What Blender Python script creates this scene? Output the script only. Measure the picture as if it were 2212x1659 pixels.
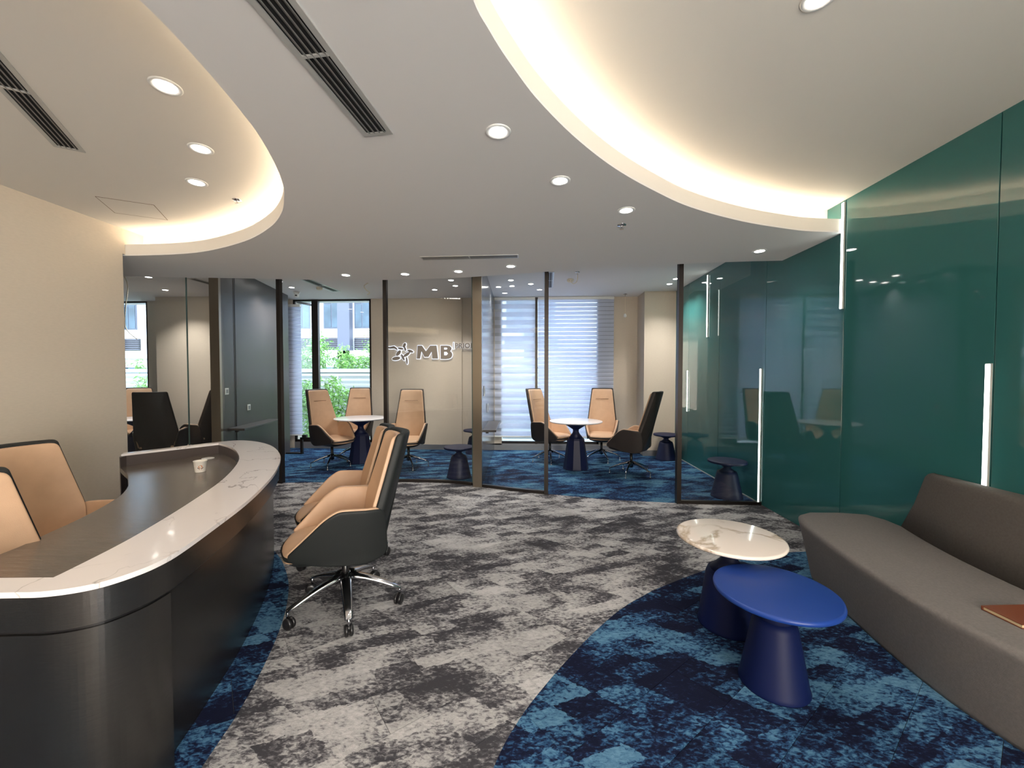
import bpy, bmesh, math, random
from mathutils import Vector, Matrix, noise
random.seed(7)
PI = math.pi
S = bpy.context.scene
C = S.collection
for o in list(bpy.data.objects): bpy.data.objects.remove(o)

# ------------------------------------------------------------------ camera
F = 870.0; W = 2212.0; EYE = 1.45
yaw = math.atan(44/870.0); pit = math.atan(870/32000.0)
cd = bpy.data.cameras.new('camera'); cam = bpy.data.objects.new('camera', cd); C.objects.link(cam)
cd.sensor_fit = 'HORIZONTAL'; cd.sensor_width = 36.0; cd.lens = F/W*36.0
cd.shift_y = (812+F*math.tan(pit)-829.5)/W
cd.clip_start = 0.05; cd.clip_end = 300
cam.location = (0, 0, EYE); cam.rotation_euler = (PI/2-pit, 0, yaw)
S.camera = cam

# ------------------------------------------------------------------ world, exposure
S.view_settings.view_transform = 'Standard'; S.view_settings.look = 'None'
S.view_settings.gamma = 1.0; S.view_settings.use_curve_mapping = False
S.view_settings.exposure = 1.0
wd = bpy.data.worlds.new('overcast'); S.world = wd; wd.use_nodes = True
bg = wd.node_tree.nodes['Background']; bg.inputs[0].default_value = (0.72, 0.83, 1.0, 1); bg.inputs[1].default_value = 3.6

def area(name, loc, rot, sx, sy, watts, col=(1, 1, 1), spread=PI):
    l = bpy.data.lights.new(name, 'AREA'); l.shape = 'RECTANGLE'; l.size = sx; l.size_y = sy; l.energy = watts*.55; l.color = col; l.spread = spread
    o = bpy.data.objects.new(name, l); C.objects.link(o); o.location = loc; o.rotation_euler = rot
    return o
# unseen fill lights added behind the camera to raise the even brightness
area('added_back_fill', (1.5, -4.05, 1.35), (PI/2, 0, PI), 2.0, 2.4, 330, (1.0, 0.985, 0.985))
area('added_side_fill', (2.52, -3.15, 1.35), (PI/2, 0, PI/2), 1.6, 2.4, 300, (1.0, 0.985, 0.985))

# ------------------------------------------------------------------ materials
def newmat(name):
    m = bpy.data.materials.new(name); m.use_nodes = True
    nt = m.node_tree; b = nt.nodes['Principled BSDF']
    return m, nt, b
def setp(b, **k):
    for n, v in k.items():
        b.inputs[n.replace('_', ' ')].default_value = v
def col(r, g, b): return (r, g, b, 1)
def N(nt, t, **props):
    n = nt.nodes.new(t)
    for k, v in props.items(): setattr(n, k, v)
    return n
def simple(name, c, rough=0.5, metal=0.0, spec=0.5, coat=0.0, bump=0.0, bscale=200, var=0.0, vscale=3.0, stretch=None, emit=None, es=0):
    m, nt, b = newmat(name)
    setp(b, Base_Color=col(*c), Roughness=rough, Metallic=metal)
    b.inputs['Specular IOR Level'].default_value = spec
    b.inputs['Coat Weight'].default_value = coat
    if emit:
        b.inputs['Emission Color'].default_value = col(*emit); b.inputs['Emission Strength'].default_value = es
    L = nt.links
    tc = N(nt, 'ShaderNodeNewGeometry'); mp = N(nt, 'ShaderNodeMapping')
    L.new(tc.outputs['Position'], mp.inputs[0])
    if stretch: mp.inputs['Scale'].default_value = stretch
    if bump:
        n = N(nt, 'ShaderNodeTexNoise'); n.inputs['Scale'].default_value = bscale; n.inputs['Detail'].default_value = 3
        L.new(mp.outputs[0], n.inputs['Vector'])
        bp = N(nt, 'ShaderNodeBump'); bp.inputs['Strength'].default_value = bump; bp.inputs['Distance'].default_value = 0.002
        L.new(n.outputs['Fac'], bp.inputs['Height']); L.new(bp.outputs[0], b.inputs['Normal'])
    if var:
        n = N(nt, 'ShaderNodeTexNoise'); n.inputs['Scale'].default_value = vscale; n.inputs['Detail'].default_value = 4
        L.new(mp.outputs[0], n.inputs['Vector'])
        mr = N(nt, 'ShaderNodeMapRange'); mr.inputs[1].default_value = .25; mr.inputs[2].default_value = .75
        mr.inputs[3].default_value = 1-var; mr.inputs[4].default_value = 1+var
        L.new(n.outputs['Fac'], mr.inputs[0])
        vm = N(nt, 'ShaderNodeVectorMath', operation='SCALE'); vm.inputs[0].default_value = c
        L.new(mr.outputs[0], vm.inputs['Scale']); L.new(vm.outputs[0], b.inputs['Base Color'])
    return m
def emis(name, c, s):
    m = bpy.data.materials.new(name); m.use_nodes = True; nt = m.node_tree; nt.nodes.clear()
    e = N(nt, 'ShaderNodeEmission'); e.inputs[0].default_value = col(*c); e.inputs[1].default_value = s
    o = N(nt, 'ShaderNodeOutputMaterial'); nt.links.new(e.outputs[0], o.inputs[0]); return m
def glassmat(name, tint, f0=0.04, strength=1.0, rough=0.0):
    m = bpy.data.materials.new(name); m.use_nodes = True; nt = m.node_tree; nt.nodes.clear(); L = nt.links
    t = N(nt, 'ShaderNodeBsdfTransparent'); t.inputs[0].default_value = col(*tint)
    g = N(nt, 'ShaderNodeBsdfGlossy'); g.inputs['Roughness'].default_value = rough
    fr = N(nt, 'ShaderNodeFresnel'); fr.inputs[0].default_value = 1.45
    mu = N(nt, 'ShaderNodeMath', operation='MULTIPLY'); mu.inputs[1].default_value = strength; mu.use_clamp = True
    mx = N(nt, 'ShaderNodeMixShader'); o = N(nt, 'ShaderNodeOutputMaterial')
    ge = N(nt, 'ShaderNodeNewGeometry'); iv = N(nt, 'ShaderNodeMath', operation='SUBTRACT'); iv.inputs[0].default_value = 1.0; L.new(ge.outputs['Backfacing'], iv.inputs[1])
    m2 = N(nt, 'ShaderNodeMath', operation='MULTIPLY'); L.new(mu.outputs[0], m2.inputs[0]); L.new(iv.outputs[0], m2.inputs[1])
    L.new(fr.outputs[0], mu.inputs[0]); L.new(m2.outputs[0], mx.inputs[0]); L.new(t.outputs[0], mx.inputs[1]); L.new(g.outputs[0], mx.inputs[2]); L.new(mx.outputs[0], o.inputs[0])
    return m

def carpet(name, stops, tone=0.10, warm=0.0):
    m, nt, b = newmat(name); L = nt.links
    setp(b, Roughness=0.95); b.inputs['Specular IOR Level'].default_value = 0.12
    geo = N(nt, 'ShaderNodeNewGeometry'); oi = N(nt, 'ShaderNodeObjectInfo')
    mp = N(nt, 'ShaderNodeMapping'); mp.inputs['Rotation'].default_value = (0, 0, -0.70)
    mp.inputs['Scale'].default_value = (0.7, 1.3, 1)
    L.new(geo.outputs['Position'], mp.inputs[0])
    # each plank takes its own cut of the pattern
    off = N(nt, 'ShaderNodeMath', operation='MULTIPLY'); off.inputs[1].default_value = 0.28
    L.new(oi.outputs['Random'], off.inputs[0])
    cmb = N(nt, 'ShaderNodeCombineXYZ'); L.new(off.outputs[0], cmb.inputs[2])
    ad = N(nt, 'ShaderNodeVectorMath', operation='ADD'); L.new(mp.outputs[0], ad.inputs[0]); L.new(cmb.outputs[0], ad.inputs[1])
    # woven rectangular patches along the plank direction
    dn = N(nt, 'ShaderNodeTexNoise'); dn.inputs['Scale'].default_value = 30; dn.inputs['Detail'].default_value = 3; L.new(ad.outputs[0], dn.inputs['Vector'])
    dsc = N(nt, 'ShaderNodeVectorMath', operation='SCALE'); dsc.inputs['Scale'].default_value = .05; L.new(dn.outputs['Color'], dsc.inputs[0])
    da = N(nt, 'ShaderNodeVectorMath', operation='ADD'); L.new(ad.outputs[0], da.inputs[0]); L.new(dsc.outputs[0], da.inputs[1])
    sn = N(nt, 'ShaderNodeVectorMath', operation='SNAP'); sn.inputs[1].default_value = (.17, .095, 5); L.new(da.outputs[0], sn.inputs[0])
    wn = N(nt, 'ShaderNodeTexWhiteNoise'); wn.noise_dimensions = '3D'; L.new(sn.outputs[0], wn.inputs['Vector'])
    n1 = N(nt, 'ShaderNodeTexNoise'); n1.inputs['Scale'].default_value = 2.6; n1.inputs['Detail'].default_value = 3.0; n1.inputs['Roughness'].default_value = .55
    n2 = N(nt, 'ShaderNodeTexNoise'); n2.inputs['Scale'].default_value = 55; n2.inputs['Detail'].default_value = 4; n2.inputs['Roughness'].default_value = .6
    n2.inputs['Distortion'].default_value = .5
    n3 = N(nt, 'ShaderNodeTexNoise'); n3.inputs['Scale'].default_value = 9; n3.inputs['Detail'].default_value = 5; n3.inputs['Roughness'].default_value = .6
    for n in (n1, n2, n3): L.new(ad.outputs[0], n.inputs['Vector'])
    a1 = N(nt, 'ShaderNodeMath', operation='MULTIPLY_ADD'); a1.inputs[1].default_value = 1.15; 
    L.new(n2.outputs['Fac'], a1.inputs[0]); L.new(n1.outputs['Fac'], a1.inputs[2])
    a2 = N(nt, 'ShaderNodeMath', operation='MULTIPLY_ADD'); a2.inputs[1].default_value = 0.7
    L.new(n3.outputs['Fac'], a2.inputs[0]); L.new(a1.outputs[0], a2.inputs[2])
    sh = N(nt, 'ShaderNodeMath', operation='MULTIPLY_ADD'); sh.inputs[1].default_value = 0.07
    L.new(oi.outputs['Random'], sh.inputs[0]); L.new(a2.outputs[0], sh.inputs[2])
    pt = N(nt, 'ShaderNodeMath', operation='MULTIPLY_ADD'); pt.inputs[1].default_value = 0.34
    L.new(wn.outputs['Value'], pt.inputs[0]); L.new(sh.outputs[0], pt.inputs[2])
    mr = N(nt, 'ShaderNodeMapRange'); mr.inputs[1].default_value = 1.30; mr.inputs[2].default_value = 2.03
    L.new(pt.outputs[0], mr.inputs[0])
    cr = N(nt, 'ShaderNodeValToRGB'); L.new(mr.outputs[0], cr.inputs[0])
    el = cr.color_ramp.elements
    el[0].position, el[0].color = stops[0][0], col(*stops[0][1])
    el[1].position, el[1].color = stops[1][0], col(*stops[1][1])
    for p, c in stops[2:]:
        e = el.new(p); e.color = col(*c)
    # pile
    n4 = N(nt, 'ShaderNodeTexNoise'); n4.inputs['Scale'].default_value = 260; n4.inputs['Detail'].default_value = 1
    L.new(geo.outputs['Position'], n4.inputs['Vector'])
    m4 = N(nt, 'ShaderNodeMapRange'); m4.inputs[3].default_value = .78; m4.inputs[4].default_value = 1.22
    L.new(n4.outputs['Fac'], m4.inputs[0])
    rnd = N(nt, 'ShaderNodeMapRange'); rnd.inputs[3].default_value = 1-tone; rnd.inputs[4].default_value = 1+tone
    L.new(oi.outputs['Random'], rnd.inputs[0])
    mm = N(nt, 'ShaderNodeMath', operation='MULTIPLY'); L.new(m4.outputs[0], mm.inputs[0]); L.new(rnd.outputs[0], mm.inputs[1])
    vs = N(nt, 'ShaderNodeVectorMath', operation='SCALE'); L.new(cr.outputs[0], vs.inputs[0]); L.new(mm.outputs[0], vs.inputs['Scale'])
    L.new(vs.outputs[0], b.inputs['Base Color'])
    bp = N(nt, 'ShaderNodeBump'); bp.inputs['Strength'].default_value = .35; bp.inputs['Distance'].default_value = .003
    L.new(n4.outputs['Fac'], bp.inputs['Height']); L.new(bp.outputs[0], b.inputs['Normal'])
    return m

def marble(name, base, vein, scale, width, big=False):
    m, nt, b = newmat(name); L = nt.links
    setp(b, Roughness=0.12); b.inputs['Coat Weight'].default_value = .2; b.inputs['Coat Roughness'].default_value = .04
    g = N(nt, 'ShaderNodeNewGeometry'); mp = N(nt, 'ShaderNodeMapping'); mp.inputs['Rotation'].default_value = (0, 0, .6); mp.inputs['Location'].default_value = (.35, .1, 0) if big else (0, 0, 0)
    L.new(g.outputs['Position'], mp.inputs[0])
    n = N(nt, 'ShaderNodeTexNoise'); n.inputs['Scale'].default_value = scale; n.inputs['Detail'].default_value = 5; n.inputs['Roughness'].default_value = .55; n.inputs['Distortion'].default_value = .6
    L.new(mp.outputs[0], n.inputs['Vector'])
    s = N(nt, 'ShaderNodeMath', operation='SUBTRACT'); s.inputs[1].default_value = .5; L.new(n.outputs['Fac'], s.inputs[0])
    a = N(nt, 'ShaderNodeMath', operation='ABSOLUTE'); L.new(s.outputs[0], a.inputs[0])
    mr = N(nt, 'ShaderNodeMapRange'); mr.inputs[1].default_value = 0; mr.inputs[2].default_value = width; mr.inputs[3].default_value = 1; mr.inputs[4].default_value = 0
    L.new(a.outputs[0], mr.inputs[0])
    n2 = N(nt, 'ShaderNodeTexNoise'); n2.inputs['Scale'].default_value = scale*1.3; L.new(mp.outputs[0], n2.inputs['Vector'])
    m2 = N(nt, 'ShaderNodeMapRange'); m2.inputs[1].default_value = .38; m2.inputs[2].default_value = .52; L.new(n2.outputs['Fac'], m2.inputs[0])
    mu = N(nt, 'ShaderNodeMath', operation='MULTIPLY'); L.new(mr.outputs[0], mu.inputs[0]); L.new(m2.outputs[0], mu.inputs[1])
    mx = N(nt, 'ShaderNodeMix', data_type='RGBA'); mx.inputs[6].default_value = col(*base); mx.inputs[7].default_value = col(*vein)
    L.new(mu.outputs[0], mx.inputs[0]); L.new(mx.outputs[2], b.inputs['Base Color'])
    return m

M = {}
M['wall'] = simple('beige_wall_fabric', (.60, .525, .43), .75, spec=.2, bump=.25, bscale=350, var=.03, vscale=30, stretch=(1, 1, 3))
M['ceil'] = simple('soffit_paint', (.80, .775, .755), .9, spec=.1)
M['ceil_hi'] = simple('recess_paint', (.80, .76, .70), .9, spec=.1)
M['lip'] = simple('lip_paint', (.80, .76, .70), .8, spec=.2)
M['teal'] = simple('teal_back_painted_glass', (.034, .150, .148), .035, spec=.62, coat=.0)
M['joint'] = simple('joint_metal', (.05, .10, .10), .3, metal=.6)
M['black_metal'] = simple('black_bronze_metal', (.030, .024, .021), .35, metal=.5)
M['steel'] = simple('brushed_champagne_steel', (.33, .28, .22), .30, metal=.9, bump=.2, bscale=60, stretch=(8, 8, .3))
M['dark_panel'] = simple('dark_bronze_panel', (.085, .075, .072), .32, metal=.2, spec=.30, bump=.05, bscale=90, stretch=(.2, .2, 8))
M['grey_panel'] = simple('grey_metal_panel', (.16, .17, .19), .16, metal=.5, spec=.6, bump=.05, bscale=90, stretch=(.2, .2, 8))
M['desk_metal'] = simple('brushed_dark_steel', (.090, .085, .081), .27, metal=.85, bump=.14, bscale=45, stretch=(.6, .6, 22), var=.12, vscale=25)
M['worktop'] = simple('dark_laminate', (.115, .095, .080), .22, spec=.8, bump=.12, bscale=60, stretch=(1, 8, 1), var=.18, vscale=12)
M['upstand'] = simple('dark_bronze_laminate', (.075, .058, .052), .35, spec=.5, bump=.1, bscale=60)
M['marble'] = marble('white_quartz', (.86, .80, .775), (.42, .37, .35), 1.3, .006)
M['marble_big'] = marble('white_veined_marble', (.86, .77, .70), (.50, .40, .30), 1.9, .035, True)
M['white_top'] = simple('white_stone_top', (.80, .79, .80), .15, spec=.5)
M['tan'] = simple('tan_leather', (.57, .37, .235), .42, spec=.4, bump=.25, bscale=320, var=.05, vscale=12)
M['char'] = simple('charcoal_leather', (.011, .013, .013), .55, spec=.35, bump=.3, bscale=350)
M['char_brown'] = simple('charcoal_brown_leather', (.034, .027, .024), .5, spec=.35, bump=.3, bscale=350)
M['seam'] = simple('stitched_seam', (.20, .10, .05), .7)
M['chrome'] = simple('polished_aluminium', (.62, .62, .64), .16, metal=1)
M['dchrome'] = simple('dark_polished_aluminium', (.22, .23, .26), .2, metal=1)
M['black'] = simple('black_plastic', (.012, .011, .012), .3, spec=.5)
M['navy'] = simple('navy_lacquer', (.003, .008, .052), .5, spec=.2, coat=.0)
M['navy_dark'] = simple('dark_navy_lacquer', (.006, .010, .045), .48, spec=.35, coat=.0)
M['blue_top'] = simple('blue_lacquer', (.012, .048, .26), .38, spec=.4)
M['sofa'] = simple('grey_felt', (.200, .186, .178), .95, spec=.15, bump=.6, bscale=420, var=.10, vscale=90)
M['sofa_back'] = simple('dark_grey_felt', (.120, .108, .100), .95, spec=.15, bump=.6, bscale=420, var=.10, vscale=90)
M['white'] = simple('white_paint', (.80, .80, .78), .4)
M['offwhite'] = simple('ivory_plastic', (.75, .68, .52), .4)
M['grey_plastic'] = simple('grey_plastic', (.30, .31, .33), .4)
M['vent'] = simple('vent_aluminium', (.52, .52, .50), .35, metal=.3)
M['vent_slat'] = simple('vent_slat_grey', (.20, .195, .19), .4, metal=.2)
M['vent_dark'] = simple('duct_black', (.01, .01, .01), .9)
M['glass'] = glassmat('clear_partition_glass', (.975, .985, .98), strength=1.9)
M['glass_edge'] = simple('glass_edge', (.10, .16, .15), .2)
M['win_glass'] = glassmat('window_glass', (.95, .98, .985), strength=1.7)
M['carpet_grey'] = carpet('grey_abstract_carpet', [(.16, (.050, .049, .056)), (.33, (.088, .085, .093)), (.38, (.150, .146, .154)), (.50, (.200, .195, .202)), (.55, (.32, .314, .314)), (1.0, (.48, .470, .468))])
M['carpet_blue'] = carpet('blue_abstract_carpet', [(.18, (.006, .008, .024)), (.36, (.010, .016, .048)), (.42, (.016, .045, .110)), (.54, (.026, .080, .165)), (.62, (.060, .150, .255)), (1.0, (.11, .24, .36))])
M['room_blue'] = carpet('navy_abstract_carpet', [(.12, (.006, .009, .030)), (.32, (.010, .024, .070)), (.46, (.020, .062, .140)), (.60, (.035, .105, .195)), (.75, (.065, .155, .235)), (1.0, (.09, .20, .28))])
M['leather_book'] = simple('brown_leather_cover', (.20, .055, .022), .45, bump=.3, bscale=200)
M['paper'] = simple('cream_paper', (.72, .60, .38), .8)
M['cup'] = simple('cup_paper', (.85, .80, .72), .6)
M['orange'] = simple('orange_print', (.62, .20, .05), .6)
M['brown_print'] = simple('brown_print', (.12, .05, .03), .6)
M['led'] = emis('cool_white_led', (.90, 1.0, .93), 5.5)
M['led_warm'] = emis('warm_cove_led', (1.0, .84, .63), 12.5)
M['lamp'] = emis('downlight_lens', (1.0, .96, .90), 14)
M['halo'] = emis('sign_halo', (.72, .80, 1.0), 1.0)
M['sign_face'] = simple('sign_face_metal', (.27, .225, .185), .4, metal=.3)
M['skirting'] = simple('grey_aluminium_skirting', (.26, .26, .27), .3, metal=.4)
M['slab'] = simple('screed', (.12, .12, .12), .9)
# blinds
def blindmat(name, c, transp):
    m = bpy.data.materials.new(name); m.use_nodes = True; nt = m.node_tree; nt.nodes.clear(); L = nt.links
    d = N(nt, 'ShaderNodeBsdfDiffuse'); d.inputs[0].default_value = col(*c)
    t = N(nt, 'ShaderNodeBsdfTranslucent'); t.inputs[0].default_value = col(*c)
    tr = N(nt, 'ShaderNodeBsdfTransparent')
    m1 = N(nt, 'ShaderNodeMixShader'); m1.inputs[0].default_value = .50
    m2 = N(nt, 'ShaderNodeMixShader'); m2.inputs[0].default_value = transp
    o = N(nt, 'ShaderNodeOutputMaterial')
    L.new(d.outputs[0], m1.inputs[1]); L.new(t.outputs[0], m1.inputs[2]); L.new(m1.outputs[0], m2.inputs[1]); L.new(tr.outputs[0], m2.inputs[2]); L.new(m2.outputs[0], o.inputs[0])
    return m
M['blind'] = blindmat('blind_fabric', (.72, .77, .90), 0.0)
M['sheer'] = blindmat('sheer_fabric', (.62, .69, .84), 0.30)
# outside
M['ext_white'] = simple('white_render', (.82, .84, .84), .8)
M['ext_grey'] = simple('grey_cladding', (.13, .14, .18), .5)
M['ext_glass'] = simple('facade_glass', (.06, .10, .13), .05, metal=.3, spec=.8, var=.5, vscale=.8)
M['ext_louver'] = simple('grey_louver', (.16, .16, .19), .5)
M['ext_planter'] = simple('planter_concrete', (.42, .44, .43), .8)
M['ext_slat'] = simple('white_fence_slat', (.72, .76, .76), .6)
M['ext_ground'] = simple('outside_paving', (.35, .35, .34), .9)
M['leaf'] = simple('bamboo_leaf', (.24, .46, .12), .55, var=.45, vscale=6)
M['cane'] = simple('bamboo_cane', (.20, .30, .10), .5)

# ------------------------------------------------------------------ helpers
def obj(name, bm, mat, parent=None, smooth=False, kind=None, label=None, loc=None):
    if isinstance(bm, bmesh.types.BMesh):
        me = bpy.data.meshes.new(name); bmesh.ops.recalc_face_normals(bm, faces=bm.faces[:]); bm.to_mesh(me); bm.free()
    else: me = bm
    if mat is not None and not me.materials: me.materials.append(mat)
    if smooth:
        for p in me.polygons: p.use_smooth = True
    o = bpy.data.objects.new(name, me); C.objects.link(o)
    if parent: o.parent = parent
    if kind: o['kind'] = kind
    if label: o['label'] = label
    if loc: o.location = loc
    return o
def tag(o, label, cat, group=None):
    o['label'] = label; o['category'] = cat
    if group: o['group'] = group
    return o
def thing(name, label, cat, loc=(0, 0, 0), rz=0, group=None):
    o = bpy.data.objects.new(name, None); C.objects.link(o); o.location = loc; o.rotation_euler = (0, 0, rz)
    o.empty_display_size = .1
    return tag(o, label, cat, group)
def struct(name, bm, mat, parent=None, label=None, smooth=False):
    o = obj(name, bm, mat, parent, smooth)
    if not parent: o['kind'] = 'structure'
    if label: o['label'] = label
    return o
def copy_tree(root, loc, rz, label, group=None, scale=None):
    r = root.copy(); C.objects.link(r); r.location = loc; r.rotation_euler = (0, 0, rz); r['label'] = label
    if group: r['group'] = group
    if scale: r.scale = scale
    for ch in list(root.children):
        c = ch.copy(); C.objects.link(c); c.parent = r
        for g in list(ch.children):
            d = g.copy(); C.objects.link(d); d.parent = c
    return r
def box(x0, x1, y0, y1, z0, z1, bm=None, bev=0):
    bm = bm or bmesh.new(); own = []
    vs = [bm.verts.new(p) for p in ((x0, y0, z0), (x1, y0, z0), (x1, y1, z0), (x0, y1, z0), (x0, y0, z1), (x1, y0, z1), (x1, y1, z1), (x0, y1, z1))]
    for f in ((0, 3, 2, 1), (4, 5, 6, 7), (0, 1, 5, 4), (1, 2, 6, 5), (2, 3, 7, 6), (3, 0, 4, 7)): own.append(bm.faces.new([vs[i] for i in f]))
    if bev:
        es = list({e for f in own for e in f.edges})
        bmesh.ops.bevel(bm, geom=es, offset=bev, segments=2, affect='EDGES', profile=.5)
    return bm
def prism(poly, z0, z1, bm=None, bev=0):
    bm = bm or bmesh.new()
    a = [bm.verts.new((x, y, z0)) for x, y in poly]; b = [bm.verts.new((x, y, z1)) for x, y in poly]
    n = len(poly)
    f1 = bm.faces.new(a[::-1]); f2 = bm.faces.new(b)
    for i in range(n): bm.faces.new((a[i], a[(i+1) % n], b[(i+1) % n], b[i]))
    if bev: bmesh.ops.bevel(bm, geom=[e for e in f2.edges]+[e for e in f1.edges], offset=bev, segments=2, affect='EDGES', profile=.5)
    return bm
def catmull(P, n=8, closed=False):
    out = []; m = len(P); rng = m if closed else m-1
    for i in range(rng):
        if closed: p0, p1, p2, p3 = P[i-1], P[i], P[(i+1) % m], P[(i+2) % m]
        else: p0, p1, p2, p3 = P[max(i-1, 0)], P[i], P[i+1], P[min(i+2, m-1)]
        for k in range(n):
            t = k/n
            out.append(tuple(.5*((2*p1[j])+(-p0[j]+p2[j])*t+(2*p0[j]-5*p1[j]+4*p2[j]-p3[j])*t*t+(-p0[j]+3*p1[j]-3*p2[j]+p3[j])*t**3) for j in range(len(p1))))
    if not closed: out.append(tuple(P[-1]))
    return out
def offset(P, d, closed=False):
    """shift a polyline to its left by d"""
    out = []; n = len(P)
    for i in range(n):
        a = P[i-1] if (closed or i > 0) else P[i]; b = P[(i+1) % n] if (closed or i < n-1) else P[i]
        p = P[i]
        d1 = Vector((p[0]-a[0], p[1]-a[1])); d2 = Vector((b[0]-p[0], b[1]-p[1]))
        if d1.length < 1e-9: d1 = d2
        if d2.length < 1e-9: d2 = d1
        d1.normalize(); d2.normalize()
        t = (d1+d2); t = t.normalized() if t.length > 1e-6 else d1
        nrm = Vector((-t.y, t.x)); c = max(.5, nrm.dot(Vector((-d1.y, d1.x))))
        out.append((p[0]+nrm.x*d/c, p[1]+nrm.y*d/c))
    return out
def band(P, z0, z1, t, bm=None):
    """vertical curved wall along polyline P, thickness t to its left"""
    Q = offset(P, t); return prism(list(P)+Q[::-1], z0, z1, bm)
def strip3(P, Q, bm=None):
    bm = bm or bmesh.new()
    a = [bm.verts.new(p) for p in P]; b = [bm.verts.new(p) for p in Q]
    for i in range(len(P)-1): bm.faces.new((a[i], a[i+1], b[i+1], b[i]))
    return bm
def lathe(prof, seg=32, bm=None, cx=0, cy=0, rot=0):
    bm = bm or bmesh.new(); rings = []
    for r, z in prof:
        if r < 1e-6: rings.append([bm.verts.new((cx, cy, z))])
        else: rings.append([bm.verts.new((cx+r*math.cos(rot+2*PI*i/seg), cy+r*math.sin(rot+2*PI*i/seg), z)) for i in range(seg)])
    for a, b in zip(rings, rings[1:]):
        for i in range(seg):
            j = (i+1) % seg
            if len(a) == 1 and len(b) == 1: continue
            if len(a) == 1: bm.faces.new((a[0], b[i], b[j]))
            elif len(b) == 1: bm.faces.new((a[i], b[0], a[j]))
            else: bm.faces.new((a[i], b[i], b[j], a[j]))
    return bm
def tube(P, r, seg=8, bm=None, taper=None):
    bm = bm or bmesh.new(); P = [Vector(p) for p in P]; prev = None; rings = []
    for i, p in enumerate(P):
        d = (P[min(i+1, len(P)-1)]-P[max(i-1, 0)]).normalized()
        u = d.cross(Vector((0, 0, 1)) if abs(d.z) < .95 else Vector((1, 0, 0))).normalized(); v = d.cross(u)
        rr = r*(1 if not taper else 1+(taper-1)*i/(len(P)-1))
        rings.append([bm.verts.new(p+u*rr*math.cos(2*PI*k/seg)+v*rr*math.sin(2*PI*k/seg)) for k in range(seg)])
    for a, b in zip(rings, rings[1:]):
        for k in range(seg): bm.faces.new((a[k], a[(k+1) % seg], b[(k+1) % seg], b[k]))
    bm.faces.new(rings[0]); bm.faces.new(rings[-1][::-1]); return bm
def loft(rings, bm=None, cap=True):
    bm = bm or bmesh.new(); R = [[bm.verts.new(p) for p in r] for r in rings]
    for a, b in zip(R, R[1:]):
        n = len(a)
        for i in range(n): bm.faces.new((a[i], a[(i+1) % n], b[(i+1) % n], b[i]))
    if cap: bm.faces.new(R[0][::-1]); bm.faces.new(R[-1])
    return bm
def rounded(pts, rad, seg=5, sub=4):
    """polygon with rounded corners, resampled"""
    out = []; n = len(pts)
    for i in range(n):
        p = Vector(pts[i]); a = Vector(pts[i-1]); b = Vector(pts[(i+1) % n])
        r = rad[i] if isinstance(rad, (list, tuple)) else rad
        da = (a-p); db = (b-p); r1 = min(r, da.length*.49, db.length*.49)
        s = p+da.normalized()*r1; e = p+db.normalized()*r1
        for k in range(seg+1):
            t = k/seg; out.append(tuple(s*(1-t)**2+p*2*t*(1-t)+e*t*t))
        a2 = e; b2 = b+(p-b).normalized()*min((rad[(i+1) % n] if isinstance(rad, (list, tuple)) else rad), (b-p).length*.49)
        for k in range(1, sub): out.append(tuple(a2.lerp(b2, k/sub)))
    return out
def pad(outline, t, bulge, f, bm=None, base=0.0):
    """cushion: outline in (u,v), thickness t, mapped by f(u,v,h)"""
    bm = bm or bmesh.new(); n = len(outline)
    cu = sum(p[0] for p in outline)/n; cv = sum(p[1] for p in outline)/n
    R = [(.96, 0), (.992, .08*t), (1, .3*t), (1, .65*t), (.99, .88*t), (.965, .98*t), (.92, t+bulge*.18), (.8, t+bulge*.45), (.6, t+bulge*.75), (.35, t+bulge*.95)]
    rings = []
    for k, h in R:
        rings.append([bm.verts.new(f(cu+(u-cu)*k, cv+(v-cv)*k, base+h)) for u, v in outline])
    for a, b in zip(rings, rings[1:]):
        for i in range(n): bm.faces.new((a[i], a[(i+1) % n], b[(i+1) % n], b[i]))
    c = bm.verts.new(f(cu, cv, base+t+bulge)); r = rings[-1]
    for i in range(n): bm.faces.new((r[i], r[(i+1) % n], c))
    c = bm.verts.new(f(cu, cv, base)); r = rings[0]
    for i in range(n): bm.faces.new((r[(i+1) % n], r[i], c))
    return bm
def clip_poly(subj, win):
    out = list(subj)
    for i in range(len(win)):
        a = win[i]; b = win[(i+1) % len(win)]; inp = out; out = []
        if not inp: break
        def side(p): return (b[0]-a[0])*(p[1]-a[1])-(b[1]-a[1])*(p[0]-a[0])
        for j in range(len(inp)):
            p = inp[j]; q = inp[(j+1) % len(inp)]; sp = side(p); sq = side(q)
            if sp >= 0: out.append(p)
            if (sp >= 0) != (sq >= 0):
                t = sp/(sp-sq); out.append((p[0]+(q[0]-p[0])*t, p[1]+(q[1]-p[1])*t))
    return out
def parea(P): return .5*sum(P[i][0]*P[(i+1) % len(P)][1]-P[(i+1) % len(P)][0]*P[i][1] for i in range(len(P)))

TX = 2.576      # teal wall plane
ZS = 2.64; ZH = 2.90; ZR = 2.97
BY = 7.85       # window wall plane
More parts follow.
